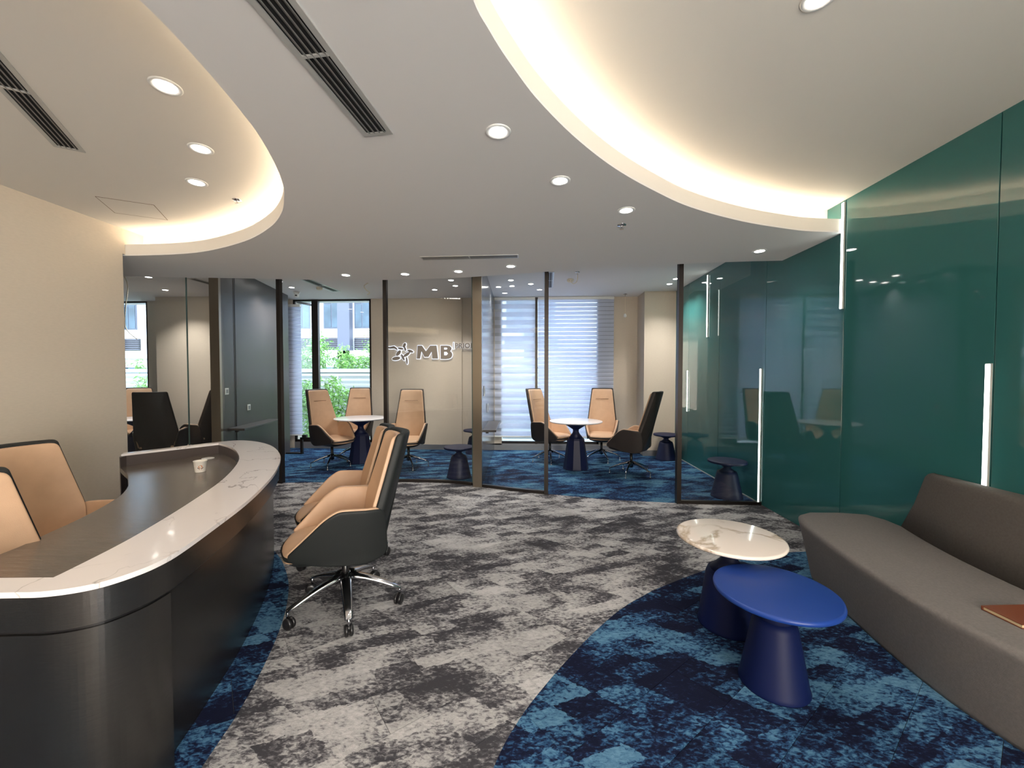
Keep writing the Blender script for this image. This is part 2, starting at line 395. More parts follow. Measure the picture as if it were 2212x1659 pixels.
# ------------------------------------------------------------------ plan curves
GL = catmull([(-9.0, 4.62), (-7, 4.82), (-5.5, 5.01), (-4.2, 5.17), (-3.37, 5.262), (-2.4, 5.36), (-1.5, 5.40), (-1.0, 5.35), (-.66, 5.21), (-.23, 5.05), (.17, 4.93), (.82, 4.76), (1.66, 4.645), (TX, 4.63)], 10)
def glass_between(x0, x1):
    out = []
    for i in range(len(GL)-1):
        a, b = GL[i], GL[i+1]
        for x in (x0, x1):
            if a[0] < x <= b[0]:
                t = (x-a[0])/(b[0]-a[0]); out.append((x, a[1]+(b[1]-a[1])*t))
        if x0 < b[0] < x1: out.append(b)
    out = sorted(set(out)); return out
def gy(x):
    return glass_between(x, x+.001)[0][1]
EDGE = catmull([(-9, 4.35), (-7, 4.5), (-4.912, 4.609), (-4.32, 4.69), (-3.787, 4.745), (-3.13, 4.838), (-2.426, 4.92), (-1.84, 4.945), (-1.134, 4.91), (-.61, 4.827), (.157, 4.651), (.764, 4.53), (1.546, 4.41), (2.1, 4.35), (TX, 4.329)], 8)
LREC = catmull([(-4.03, 3.826), (-3.559, 3.812), (-3.107, 3.725), (-2.539, 3.469), (-2.112, 3.167), (-1.832, 2.887), (-1.64, 2.616), (-1.541, 2.442), (-1.445, 2.224), (-1.35, 1.948), (-1.29, 1.67), (-1.256, 1.43), (-1.245, 1.247), (-1.27, .8), (-1.38, .3), (-1.65, -.3), (-2.2, -.85), (-3.0, -1.15), (-4.03, -1.25)], 6)
RREC = catmull([(TX, 3.510), (2.34, 3.478), (2.113, 3.422), (1.611, 3.22), (1.119, 2.939), (.772, 2.658), (.473, 2.372), (.224, 2.074), (.032, 1.79), (-.073, 1.591), (-.146, 1.425), (-.198, 1.25), (-.24, .8), (-.2, .2), (-.02, -.5), (.35, -1.2), (.95, -1.8), (1.7, -2.15), (TX, -2.25)], 6)

# ------------------------------------------------------------------ floor of carpet planks
fl = struct('floor', box(-9.1, TX+.1, -4.1, BY+.1, -.12, -.006), M['slab'])
BL = catmull([(-2.9, 3.75), (-2.55, 3.52), (-2.279, 3.318), (-2.008, 3.075), (-1.74, 2.752), (-1.562, 2.456), (-1.428, 2.162), (-1.325, 1.866), (-1.265, 1.64), (-1.237, 1.486), (-1.20, 1.2), (-1.22, .8), (-1.35, .3), (-1.7, -.3), (-2.4, -.9)], 5)
blueL = [(-4.03, -1.0)] + BL[::-1] + [(-3.4, 3.85), (-4.03, 3.85)]
BR = catmull([(-.30, -.2), (-.29, .4), (-.25, 1.0), (-.142, 1.446), (-.049, 1.669), (.067, 1.862), (.206, 2.067), (.399, 2.322), (.599, 2.544), (.869, 2.764), (1.315, 3.051), (1.75, 3.27), (2.148, 3.390), (TX, 3.43)], 5)
blueR = [(TX, -1.4), (.4, -1.4)] + BR
glx = [p for p in GL if p[0] > -9]
blueRoom = [(-9, BY)] + [(x, y+.005) for x, y in GL] + [(TX, BY)]
greyReg = [(-9, GL[0][1])] + [(-9, 3.85), (-4.03, 3.85)] + [(-3.4, 3.85)] + BL + [(-4.03, -1.0), (-4.03, -4), (TX, -4), (TX, -1.4), (.4, -1.4)] + BR + GL[::-1]
regs = [('carpet_plank', greyReg, 'carpet_grey', 'grey mottled carpet plank'), ('carpet_plank', blueL, 'carpet_blue', 'blue mottled carpet plank'), ('carpet_plank', blueR, 'carpet_blue', 'blue mottled carpet plank'), ('carpet_plank', blueRoom, 'room_blue', 'navy mottled carpet plank')]
regs = [(a, (r if parea(r) > 0 else r[::-1]), c, d) for a, r, c, d in regs]
ang = math.radians(40); PW, PL = .25, 1.0; ca, sa = math.cos(ang), math.sin(ang)
u_off = (.194*ca+2.208*sa); v_off = (-.194*sa+2.208*ca)
pieces = []
for iv in range(-48, 48):
    for iu in range(-14, 14):
        u0 = u_off+(iu+(iv % 4)*.25)*PL; v0 = v_off+iv*PW; g = .0009
        q = [(u0+g, v0+g), (u0+PL-g, v0+g), (u0+PL-g, v0+PW-g), (u0+g, v0+PW-g)]
        q = [(u*ca-v*sa, u*sa+v*ca) for u, v in q]
        cx = sum(p[0] for p in q)/4; cy = sum(p[1] for p in q)/4
        if cx < -9.8 or cx > 3.3 or cy < -4.6 or cy > 8.6: continue
        for nm, reg, mt, lb in regs:
            c = clip_poly(reg, q)
            if len(c) < 3 or abs(parea(c)) < 2e-4: continue
            d = [c[0]]
            for p in c[1:]:
                if (p[0]-d[-1][0])**2+(p[1]-d[-1][1])**2 > 1e-7: d.append(p)
            if (d[0][0]-d[-1][0])**2+(d[0][1]-d[-1][1])**2 < 1e-7: d.pop()
            if len(d) < 3: continue
            # near and inside the picture: single planks; the rest in one piece
            vis = cy > .6 and abs(cx+.05*cy) < 1.4*cy and not (cx < -4.1 and cy < 5.4)
            pieces.append((cy if vis else 99, d, mt, lb))
pieces.sort(key=lambda t: t[0])
rest = {}
cnt = 0
for cy, d, mt, lb in pieces:
    single = cnt < 290 and cy < 90
    if single:
        bm = bmesh.new(); cnt += 1
    else:
        bm = rest.setdefault(mt, bmesh.new())
    zz = random.uniform(-.0006, .0006)
    try:
        a = [bm.verts.new((x, y, zz)) for x, y in d]; b = [bm.verts.new((x, y, -.005)) for x, y in d]
        f = bm.faces.new(a)
        for i in range(len(d)): bm.faces.new((a[i], b[i], b[(i+1) % len(d)], a[(i+1) % len(d)]))
        if f.calc_center_median() and len(d) > 4: bmesh.ops.triangulate(bm, faces=[f])
    except Exception: pass
    if single: obj('carpet_plank', bm, M[mt], fl, label=lb)
for mt, bm in rest.items():
    o = obj('carpet_planks_beyond', bm, M[mt], fl, kind='stuff')
    o['label'] = 'mottled carpet planks beyond the nearer ones'

# ------------------------------------------------------------------ ceiling
ce = struct('ceiling', prism([(-9.1, -4.1), (TX, -4.1)]+[(x, y-.012) for x, y in EDGE[::-1]]+[(-9.1, 4.35)], ZH, ZH+.04), M['ceil_hi'])
soff = [(TX, -4.05), (TX, -2.25)]
soff = [(-9, 4.35)] + EDGE[1:] + RREC + [(TX, -4.05), (-4.03, -4.05)] + LREC[::-1] + [(-9, 3.826)]
bm = prism(soff, ZS, ZS+.012)
band(EDGE[::-1], ZS+.012, ZR+.02, .02, bm)
struct('soffit', bm, M['ceil'], ce, 'lowered grey soffit sweeping between the two ceiling recesses')
for nm, rc, sg in (('left', LREC, 1), ('right', RREC, 1)):
    # curve runs clockwise round the recess; solid ceiling on its left
    t = .014
    out = offset(rc, -t) if False else rc
    def side_off(d):
        q = offset(rc, d)
        q[0] = (rc[0][0], q[0][1]); q[-1] = (rc[-1][0], q[-1][1]); return q
    d = 1 if nm == 'left' else -1
    q = side_off(.014*d); bm = prism(rc+q[::-1], ZS+.0121, ZS+.110)
    struct('cove_lip', bm, M['lip'], ce, 'pale lip of the %s ceiling recess' % nm)
    p = side_off(.19*d); q = side_off(.21*d)
    struct('cove_wall', prism(p+q[::-1], ZS+.012, ZH, None), M['ceil_hi'], ce)
    a = side_off(.125*d); b2 = side_off(.155*d)
    st = strip3([(x, y, ZS+.08) for x, y in a], [(x, y, ZS+.08) for x, y in b2])
    struct('cove_light', st, M['led_warm'], ce, 'warm strip light hidden behind the recess lip')
struct('cove_end', box(-4.18, -4.03, 3.80, 4.12, ZS+.012, ZH), M['wall'], ce)
struct('ceiling.001', box(-9.1, TX+.1, 4.2, BY+.4, ZR, ZR+.05), M['ceil'])['label'] = 'grey ceiling of the glazed rooms'
struct('trim_1', prism([(-9.0, 3.83), (-4.19, 3.83), (-4.19, 3.801), (-9.0, 3.801)], ZS+.013, ZR), M['ceil'])

# ------------------------------------------------------------------ walls
w = struct('wall_left', box(-4.18, -4.03, -4.1, 3.80, 0, ZH+.02), M['wall'])
struct('wall_left.001', box(-9.1, -4.18, 3.68, 3.80, 0, ZH+.02), M['wall'])
struct('wall_far_left', box(-9.2, -9.0, 3.6, 8.0, 0, 3.1), M['wall'])
struct('wall_back', box(-4.2, TX+.1, -4.25, -4.1, 0, 3.0), M['wall'])
# teal wall of glass panels
wr = struct('wall_right', box(TX+.012, TX+.15, -4.1, BY+.1, 0, 3.02), M['joint'])
js = [-4.1, -3.15, -2.04, -.93, .18, 1.28, 2.386, 3.486, 4.601, 5.71, 6.805, BY]
for a, b in zip(js, js[1:]):
    top = ZR if a > 4.5 else ZH
    struct('glass_panel', box(TX, TX+.012, a+.0025, b-.0025, .0, top, bev=.0015), M['teal'], wr)
# window wall
def wallpiece(x0, x1, y=BY, z0=0, z1=ZR, th=.25, name='wall_window_side', label=None):
    return struct(name, box(x0, x1, y, y+th, z0, z1), M['wall'], None, label)
wallpiece(-3.19, -2.86); wallpiece(-2.86, -1.375, BY-.03, th=.28); wallpiece(-1.375, -.60, BY)
wallpiece(1.285, TX+.1, BY+.03)
wallpiece(2.015, TX, 7.40, th=.5, name='wall_pier')
wallpiece(-7.83, -7.40, BY, th=.06); wallpiece(-7.265, -5.9, 7.45, th=.6, name='wall_pier.001'); wallpiece(-6.0, -4.78, BY, name='wall_window_side')
wallpiece(-9.2, -8.75, BY)
# skirting
def skirt(x0, x1, y, n):
    bm = box(x0, x1, y-.012, y, .012, .10); box(x0, x1, y-.02, y, .0, .014, bm)
    struct(n, bm, M['skirting'])
skirt(-3.19, -.86, BY-.03, 'baseboard_back'); skirt(-.745, 1.98, BY, 'baseboard_back.001'); skirt(2.0, 2.56, 7.40, 'baseboard_pier')
skirt(-7.26, -6.0, 7.45, 'baseboard_pier.001'); skirt(-4.7, -3.19, BY, 'baseboard_back.002')
struct('baseboard_right', box(TX-.008, TX, 4.7, 7.4, 0, .012), M['vent'])
struct('baseboard_left', box(-4.03, -4.018, -4, 3.80, 0, .08), M['skirting'])

# windows
def window(n, x0, x1, mull, z0=.12, z1=ZR-.002, fr=.04):
    bm = box(x0, x0+fr, BY+.01, BY+.05, z0, z1); box(x1-fr, x1, BY+.01, BY+.05, z0, z1, bm)
    box(x0, x1, BY+.01, BY+.05, z0, z0+.05, bm); box(x0, x1, BY+.01, BY+.05, z1-.03, z1, bm)
    r = struct('window_%d' % n, bm, M['black_metal'])
    for a, b in mull:
        obj('mullion', box(a, b, BY+.0, BY+.07, z0, z1), M['black_metal'], r)
    obj('pane', box(x0+fr, x1-fr, BY+.03, BY+.036, z0+.05, z1-.03), M['win_glass'], r)
    obj('window_sill', box(x0, x1, BY+.0, BY+.25, z0-.13, z0+.004), M['skirting'], r)
    return r
window(1, -8.75, -7.83, [(-8.60, -8.56)])
window(2, -4.78, -3.19, [(-4.40, -4.27)])
window(3, -.745, 1.285, [(.052, .10)])
# open casement sash with a blind beside it
t = thing('open_casement', 'open outward swinging glass sash with black top rail in the middle room window', 'window sash', (0, 0, 0))
obj('rail', prism([(-4.80, 7.98), (-4.77, 7.98), (-4.62, 8.50), (-4.65, 8.50)], 2.93, 2.97), M['black_metal'], t)
obj('stile', box(-4.66, -4.62, 8.48, 8.52, .15, 2.97), M['ext_white'], t, label='pale vertical stile')
obj('pane', prism([(-4.79, 7.99), (-4.785, 7.99), (-4.635, 8.48), (-4.64, 8.48)], .15, 2.93), M['win_glass'], t)

# blinds
def blind(label, x0, x1, y, z0, z1, pitch, sheer_frac, frontgap=0.0):
    r = thing('zebra_blind', label, 'blind', ((x0+x1)/2, y, 0), 0, 'zebra roller blinds')
    hw = (x1-x0)/2
    obj('headrail', box(-hw, hw, -.03, .03, z1-.05, z1, bev=.004), M['white'], r)
    obj('bottom_rail', box(-hw, hw, -.012, .012, z0-.015, z0+.01, bev=.003), M['white'], r)
    bs = bmesh.new(); bs.faces.new([bs.verts.new(p) for p in ((-hw, .008, z0), (hw, .008, z0), (hw, .008, z1-.05), (-hw, .008, z1-.05))]); obj('sheer_layer', bs, M['sheer'], r)
    bmn = bmesh.new(); hh_ = pitch*(1-sheer_frac); bmn.faces.new([bmn.verts.new(p) for p in ((-hw, 0, 0), (hw, 0, 0), (hw, -.004, hh_/2), (hw, 0, hh_), (-hw, 0, hh_), (-hw, -.004, hh_/2))]); me = bpy.data.meshes.new('band'); bmn.to_mesh(me); bmn.free(); me.materials.append(M['blind'])
    z = z0
    while z < z1-.05:
        o = obj('fabric_band', me, None, r, loc=(0, random.uniform(-.002, .002), z)); z += pitch
    return r
blind('zebra blind at the right-hand room window, left of the black mullion', -.735, .05, BY-.02, .27, ZR-.005, .155, .40)
blind('wide zebra blind at the right-hand room window, right of the black mullion', .105, 1.557, BY-.02, .27, ZR-.005, .0785, .16)
blind('narrow zebra blind beside the dark partition in the middle room', -4.90, -4.60, BY-.03, .27, ZR-.10, .0785, .14)

# ------------------------------------------------------------------ partitions between the rooms
dw = [(-4.25, 5.17), (-4.147, 5.18), (-4.61, 7.42), (-4.72, 7.42)]
r = struct('wall_partition_dark', prism(dw, 0, ZR), M['dark_panel'])
obj('end_post', prism([(-4.26, 5.13), (-4.137, 5.14), (-4.147, 5.19), (-4.26, 5.19)], 0, ZR), M['steel'], r, label='brushed champagne metal end post')
obj('panel_joint', prism([(-4.213, 5.52), (-4.205, 5.52), (-4.206, 5.527), (-4.214, 5.527)], 0, ZR), M['black'], r)
obj('stub_wall', box(-5.0, -4.90, 7.40, 7.86, 0, ZR), M['dark_panel'], r)
dv = [(-.77, 5.26), (-.66, 5.24), (-.745, 7.84), (-.86, 7.84)]
r = struct('wall_partition_grey', prism(dv, 0, ZR), M['grey_panel'])
obj('end_post', prism([(-.775, 5.20), (-.655, 5.18), (-.657, 5.245), (-.775, 5.265)], 0, ZR), M['steel'], r, label='brushed champagne metal end post')

def on_dark(y): return -4.147-(y-5.18)*(.463/2.24)
def plate(label, x, y, z, ax, vert=False):
    t = thing('wall_switch', label, 'switch', (x, y, z), ax)
    w_, h_ = (.035, .07) if vert else (.045, .045)
    obj('plate', box(-.008, 0, -w_, w_, -h_, h_, bev=.003), M['white'], t)
    obj('rocker', box(-.012, -.006, -w_*.5, w_*.5, -h_*.55, h_*.55, bev=.002), M['grey_plastic'], t)
A1 = PI+math.atan(.463/2.24)
plate('square switch plate on the dark partition, the one nearer the reception desk', on_dark(5.29)+.001, 5.29, 1.24, A1)
plate('square switch plate on the dark partition, lower and further back', on_dark(5.88)+.001, 5.88, .975, A1)
A2 = PI+math.atan(.085/2.6)
plate('slim switch plate on the grey partition, the upper one', -.665, 5.55, 1.24, A2, True)
plate('slim switch plate on the grey partition, the lower one', -.68, 6.10, .96, A2, True)

def shelf(label, poly, mat, legs):
    t = thing('wall_counter', label, 'shelf')
    obj('counter_top', prism(poly, .70, .73, bev=.004), mat, t)
    for p in legs: obj('bracket', box(p[0]-.02, p[0]+.02, p[1]-.015, p[1]+.015, .66, .702), M['black_metal'], t)
shelf('slim dark counter fixed along the dark partition', [(on_dark(5.3)+.002, 5.3), (on_dark(5.3)+.24, 5.3), (on_dark(6.55)+.24, 6.55), (on_dark(6.55)+.002, 6.55)], M['dark_panel'], [(on_dark(5.45)+.05, 5.45), (on_dark(6.4)+.05, 6.4)])
shelf('slim dark counter fixed along the grey partition beside the blinds', [(-.664, 5.32), (-.48, 5.32), (-.51, 6.40), (-.699, 6.40)], M['dark_panel'], [(-.62, 5.5), (-.64, 6.25)])

# ------------------------------------------------------------------ glass front
def gpanel(n, x0, x1, rail, label=None):
    P = glass_between(x0, x1); r = struct('glass_partition_%d' % n, band(P, .03, ZR-.002, .010), M['glass'])
    if label: r['label'] = label
    if rail:
        obj('bottom_rail', band(offset(P, -.018), 0, .035, .045), M['black_metal'], r)
    return r
gpanel(1, -8.98, -4.575, True); gpanel(2, -4.565, -4.27, True); gpanel(3, -4.13, -3.42, True)
gpanel(4, -1.965, -.80, True); gpanel(5, -.65, .145, True); gpanel(6, 1.685, TX-.01, True)
for lb, x in (('black post at the left of the middle room doorway', -3.39), ('black post at the right of the middle room doorway', -1.99), ('black post at the left of the right-hand room doorway', .17), ('black post at the right of the right-hand room doorway', 1.66)):
    y = gy(x); o = struct('door_post', box(x-.024, x+.024, y-.03, y+.035, 0, ZR-.002), M['black_metal'], None, lb)
for x in (-4.57,):
    y = gy(x); struct('glass_seam', box(x-.005, x+.005, y-.002, y+.012, .03, ZR-.002), M['glass_edge'])
x = -.79; struct('glass_seam.001', box(x-.006, x+.006, gy(x)-.002, gy(x)+.012, .03, ZR-.002), M['glass_edge'])

# ------------------------------------------------------------------ wall light strips on the teal wall
for lb, y, z0, z1 in (('vertical light strip at floor height right above the sofa back', 2.405, .70, 1.52), ('tall vertical light strip reaching the high ceiling beside the soffit', 3.505, 2.006, 2.884),
                      ('vertical light strip down to the floor at the end of the glass front', 4.672, .02, 1.533), ('vertical light strip near the ceiling inside the right-hand room', 6.085, 2.02, 2.93),
                      ('vertical light strip at mid height in the far corner of the right-hand room', 6.81, .857, 1.542)):
    t = thing('wall_light', lb, 'wall light', (TX, y, 0), 0, 'vertical light strips on the teal wall')
    obj('channel', box(-.012, 0, -.014, .014, z0, z1), M['vent'], t)
    obj('diffuser', box(-.016, -.011, -.011, .011, z0+.004, z1-.004, bev=.002), M['led'], t)

# ------------------------------------------------------------------ downlights
def downlight(label, x, y, z, r=.047, watts=7, c=(1, .93, .86), mat='lamp'):
    t = thing('downlight', label, 'ceiling light', (x, y, z), 0, 'recessed downlights')
    obj('trim_ring', lathe([(r*.86, .0005), (r*.86, -.004), (r*1.15, -.006), (r*1.25, -.003), (r*1.25, .0005)], 24), M['white'], t, True)
    obj('lens', lathe([(0, -.003), (r*.86, -.003), (r*.86, -.0005), (0, -.0005)], 24), M[mat], t)
    l = bpy.data.lights.new('downlight_beam', 'SPOT'); l.energy = watts*.55; l.color = c; l.spot_size = math.radians(115); l.spot_blend = .8; l.shadow_soft_size = .04
    o = bpy.data.objects.new('downlight_beam', l); C.objects.link(o); o.location = (0, 0, -.012); o.parent = t
SD = 'recessed downlight in the grey soffit, '
for lb, x, y in (('nearest the big recess edge, first from the long vent', -.168, 1.989), ('second along the big recess edge', .167, 2.499), ('third along the big recess edge, beside the sprinkler', .672, 2.964),
                 ('beside the teal wall', 2.16, 3.984), ('far left of the row over the glass front', -2.2, 4.68), ('second from left over the glass front', -1.488, 4.673),
                 ('below the slim linear vent, left one', -.843, 4.58), ('below the slim linear vent, right one', -.237, 4.398)):
    downlight(SD+lb, x, y, ZS, .050, 16)
downlight('recessed downlight in the soffit beside the long vent, above the frame', -.525, 1.20, ZS, .050, 16)
for lb, x, y in (('the largest looking one nearest the camera', -1.835, 1.966), ('the middle one of three', -2.115, 2.507), ('the one furthest into the recess', -2.515, 2.936)):
    downlight('warm downlight in the left recess, '+lb, x, y, ZH, .056, 12, (1, .86, .70))
downlight('downlight in the big right recess at the top of the view', 1.097, 1.64, ZH, .05, 16)
for lb, x, y in (('middle room, by the dome camera', -4.131, 6.76), ('middle room, behind the doorway post', -4.06, 6.318), ('middle room, near pair, nearer the glass', -1.294, 6.381), ('middle room, near pair, further back', -1.3, 6.778), ('middle room, over the back wall', -1.723, 7.069),
                 ('right-hand room, nearer the glass by the partition', -.343, 6.429), ('right-hand room, further back by the partition', -.346, 6.844), ('right-hand room, closest to the grey partition', -.58, 6.901), ('right-hand room, left of the square vent', -.028, 6.705),
                 ('right-hand room, beside the teal wall further back', 2.259, 6.82), ('right-hand room, beside the teal wall nearer the glass', 2.241, 6.468), ('left room, in front of the beige pier', -6.486, 6.848), ('left room, near the glass', -5.9, 5.95)):
    downlight('recessed downlight in the '+lb, x, y, ZR, .047, (130 if x < -5 else 80), (1, .95, .90))
for i, (x, y) in enumerate(((-2.4, -1.8), (.2, -3.0), (-.6, -1.2), (-.7, -2.4))):  # the downlights from here down are out of view, added for ambient light
    downlight('added unseen downlight behind the camera position, '+('beside the reception desk', 'by the back wall', 'closest behind the camera', 'in the middle of the soffit')[i], x, y, ZS, .05, 16)
for x, y, q in ((1.3, -.6, 'further back'), (1.7, .5, 'above the sofa')):
    downlight('added unseen downlight in the big right recess behind the view, '+q, x, y, ZH, .05, 12)
downlight('added unseen downlight in the left recess behind the view', -2.4, .4, ZH, .056, 12, (1, .86, .70))

# ------------------------------------------------------------------ vents
def vent(label, x, y, z, rz, length, width, nsl, div=True, name='air_vent'):
    """far end at (x,y), runs back along local -y"""
    t = thing(name, label, 'vent', (x, y, z), rz, 'ceiling air vents')
    hw = width/2; f = .024 if nsl > 2 else .012
    bm = box(-hw, -hw+f, -length, 0, -.006, .0)
    box(hw-f, hw, -length, 0, -.006, .0, bm); box(-hw+f, hw-f, -f, 0, -.006, 0, bm); box(-hw+f, hw-f, -length, -length+f, -.006, 0, bm)
    obj('frame', bm, M['vent'], t)
    obj('duct', box(-hw+f, hw-f, -length+f, -f, -.0012, -.0004), M['vent_dark'], t)
    iw = (width-2*f)
    for i in range(nsl):
        cx = -hw+f+iw*(i+.5)/nsl
        bm = bmesh.new(); s = iw/nsl*.30
        vs = [(cx-s*.9, -.0012), (cx+s*.2, -.0012), (cx+s*1.0, -.0075), (cx+s*.6, -.0085), (cx-s*.3, -.0055)]
        loft([[(px, -length+f, pz) for px, pz in vs], [(px, -f, pz) for px, pz in vs]], bm)
        obj('slat', bm, M['vent_slat'], t)
    if div: obj('crossbar', box(-hw+f, hw-f, -.5*length-.006, -.5*length+.006, -.008, -.001), M['vent'], t)
    return t
vent('long air vent with black slots in the grey soffit, beside the camera', -.758, 1.983, ZS, math.radians(-5.2), 1.0, .150, 4)
vent('long air vent in the left recess ceiling', -2.955, 2.47, ZH, math.radians(33.3), 1.25, .145, 4)
vent('slim linear vent in the soffit near the glass front', -1.122, 4.055, ZS, math.radians(88.5), .985, .115, 1)
vent('linear air vent in the middle room ceiling', -3.52, 7.12, ZR, math.radians(-3), .95, .16, 3)
vent('linear air vent in the right-hand room ceiling', .275, 7.0, ZR, math.radians(-2), 1.05, .16, 4)
vent('linear air vent in the left room ceiling', -5.28, 7.0, ZR, math.radians(-2), .95, .16, 3)

# access panel
t = thing('access_panel', 'flush square access panel in the left recess ceiling', 'ceiling panel', (-3.46, 3.37, ZH), math.radians(29.5))
bm = bmesh.new(); s = .185
for a in ((-s, s, -s, -s+.004), (-s, s, s-.004, s), (-s, -s+.004, -s, s), (s-.004, s, -s, s)): box(a[0], a[1], a[2], a[3], -.0015, .0, bm)
obj('edge_gap', bm, M['seam'], t); obj('panel', box(-s+.004, s-.004, -s+.004, s-.004, -.001, 0), M['ceil_hi'], t)

# sprinklers, detectors, camera, cables
def sprinkler(label, x, y, z):
    t = thing('sprinkler', label, 'sprinkler', (x, y, z))
    obj('escutcheon', lathe([(.036, 0), (.034, -.006), (.012, -.010), (0, -.010)], 20), M['chrome'], t, True)
    obj('stem', lathe([(.006, -.008), (.005, -.030), (0, -.030)], 10), M['chrome'], t)
    obj('deflector', lathe([(0, -.030), (.016, -.031), (.016, -.034), (0, -.034)], 12), M['chrome'], t)
sprinkler('chrome sprinkler head under the grey soffit', .702, 3.25, ZS)
sprinkler('chrome sprinkler head in the left recess', -2.434, 3.243, ZH)
sprinkler('chrome sprinkler head in the right-hand room ceiling', .656, 5.98, ZR)
sprinkler('chrome sprinkler head in the left room ceiling', -6.1, 5.45, ZR)
sprinkler('chrome sprinkler in the right-hand room back corner', 1.72, 7.62, ZR)
def detector(label, x, y, z):
    t = thing('smoke_detector', label, 'smoke detector', (x, y, z))
    obj('housing', lathe([(.045, 0), (.05, -.012), (.048, -.03), (.036, -.045), (0, -.047)], 24), M['offwhite'], t, True)
    for s in (-1, 1): obj('sensor', box(s*.015-.008, s*.015+.008, -.044, -.036, -.036, -.026), M['grey_plastic'], t)
detector('ivory smoke detector on the middle room ceiling', -3.655, 6.784, ZR)
detector('ivory smoke detector hanging loose from its cable in the right-hand room', .56, 6.05, ZR-.085)
tag(obj('ceiling_cable', tube(catmull([(.656, 5.98, ZR), (.66, 5.98, ZR-.08), (.645, 5.99, ZR-.14), (.60, 6.0, ZR-.165), (.565, 6.02, ZR-.13)], 6), .006, 6), M['offwhite'], None, True), 'ivory cable looping from the sprinkler to the hanging detector', 'cable')
tag(obj('loose_cable', tube(catmull([(-2.68, 6.5, ZR), (-2.75, 6.5, ZR-.05), (-2.72, 6.5, ZR-.11), (-2.66, 6.5, ZR-.16), (-2.70, 6.5, ZR-.19)], 6), .008, 6), M['offwhite'], None, True), 'short ivory cable dangling from the middle room ceiling', 'cable')
tag(obj('loose_cable.001', tube(catmull([(-6.05, 5.7, ZR), (-5.98, 5.7, ZR-.2), (-6.02, 5.7, ZR-.5), (-6.03, 5.7, ZR-.8), (-5.85, 5.7, ZR-.98)], 6), .006, 6), M['offwhite'], None, True), 'long thin cable dangling in the left room beside the wall end', 'cable')
t = thing('dome_camera', 'white dome camera under the middle room ceiling', 'camera', (-4.25, 7.1, ZR))
obj('mount', lathe([(.055, 0), (.055, -.025), (.045, -.035), (0, -.035)], 24), M['white'], t, True)
obj('ball', lathe([(0, -.030), (.038, -.045), (.045, -.07), (.036, -.10), (0, -.112)], 20), M['white'], t, True)
obj('camera_lens', lathe([(0, 0), (.018, 0), (.018, .02), (0, .02)], 16), M['black'], t).location = (.02, -.05, -.088)
t.children[-1].rotation_euler = (PI/2, 0, .3)
t = thing('ceiling_sensor', 'small white sensor hanging by a wire from the right-hand room corner', 'sensor', (1.72, 7.62, ZR-.01))
obj('wire', tube([(0, 0, -.03), (0, 0, -.36)], .003, 6), M['offwhite'], t); obj('sensor_body', lathe([(0, -.35), (.02, -.36), (.03, -.40), (.02, -.42), (0, -.42)], 16), M['white'], t, True)

# ------------------------------------------------------------------ sign on the middle room wall
sg = thing('wall_sign', 'halo lit logo sign MB PRIORITY on the middle room back wall', 'sign', (0, BY-.03, 0))
def xz_prism(poly, y0, y1):
    bm = prism([(x, z) for x, z in poly], y0, y1)
    for v in bm.verts: v.co = Vector((v.co.x, v.co.z, v.co.y))
    return bm
SP = .00916
def P2(a, b): return (-2.9+(820+a/6.506-831)*SP, 2.059-(700+b/6.506-745)*SP*.985)
def glyph(poly, nm):
    poly = [P2(*p) for p in poly]
    if parea(poly) < 0: poly = poly[::-1]
    obj(nm+'_halo', xz_prism(offset(poly, -.008, True), -.018, -.004), M['halo'], sg)
    obj(nm, xz_prism(poly, -.034, -.019), M['sign_face'], sg)
glyph([(525, 490), (540, 305), (600, 305), (655, 385), (715, 305), (805, 305), (825, 490), (745, 490), (735, 390), (690, 465), (635, 465), (592, 385), (572, 490)], 'letter_m')
B = [(862, 495), (862, 305), (950, 305), (990, 312), (1012, 335), (1012, 360), (995, 385), (1018, 405), (1024, 440), (1010, 475), (975, 492), (930, 497)]
glyph(B, 'letter_b')
for hole in ([(912, 335), (945, 335), (958, 348), (945, 362), (912, 362)], [(912, 395), (945, 395), (965, 418), (945, 442), (912, 442)]):
    q = [P2(*p) for p in hole]
    if parea(q) < 0: q = q[::-1]
    obj('letter_counter', xz_prism(q, -.0355, -.033), M['halo'], sg)
def blob(cx, cy, a, b, deg):
    th = math.radians(deg)
    return [(cx+a*math.cos(t)*math.cos(th)-b*math.sin(t)*math.sin(th), cy+a*math.cos(t)*math.sin(th)+b*math.sin(t)*math.cos(th)) for t in [2*PI*i/20 for i in range(20)]]
for bl in ((352, 300, 34, 16, -65), (300, 345, 40, 13, 12), (362, 350, 30, 11, 75), (437, 383, 40, 16, 18), (268, 410, 46, 20, -52), (235, 485, 56, 22, -10), (385, 430, 50, 17, -35), (330, 470, 48, 13, 65), (385, 515, 50, 10, 85)):
    glyph(blob(bl[0], bl[1], bl[2]*1.05, bl[3]*1.2, bl[4]), 'star_limb')
glyph([(78, 312), (150, 322), (205, 308), (245, 335), (258, 375), (238, 362), (205, 345), (150, 350), (78, 335)], 'star_tail')
glyph(blob(84, 487, 26, 17, 0), 'star_tail_tip')
glyph([(1038, 262), (1046, 262), (1046, 355), (1038, 355)], 'divider_bar')
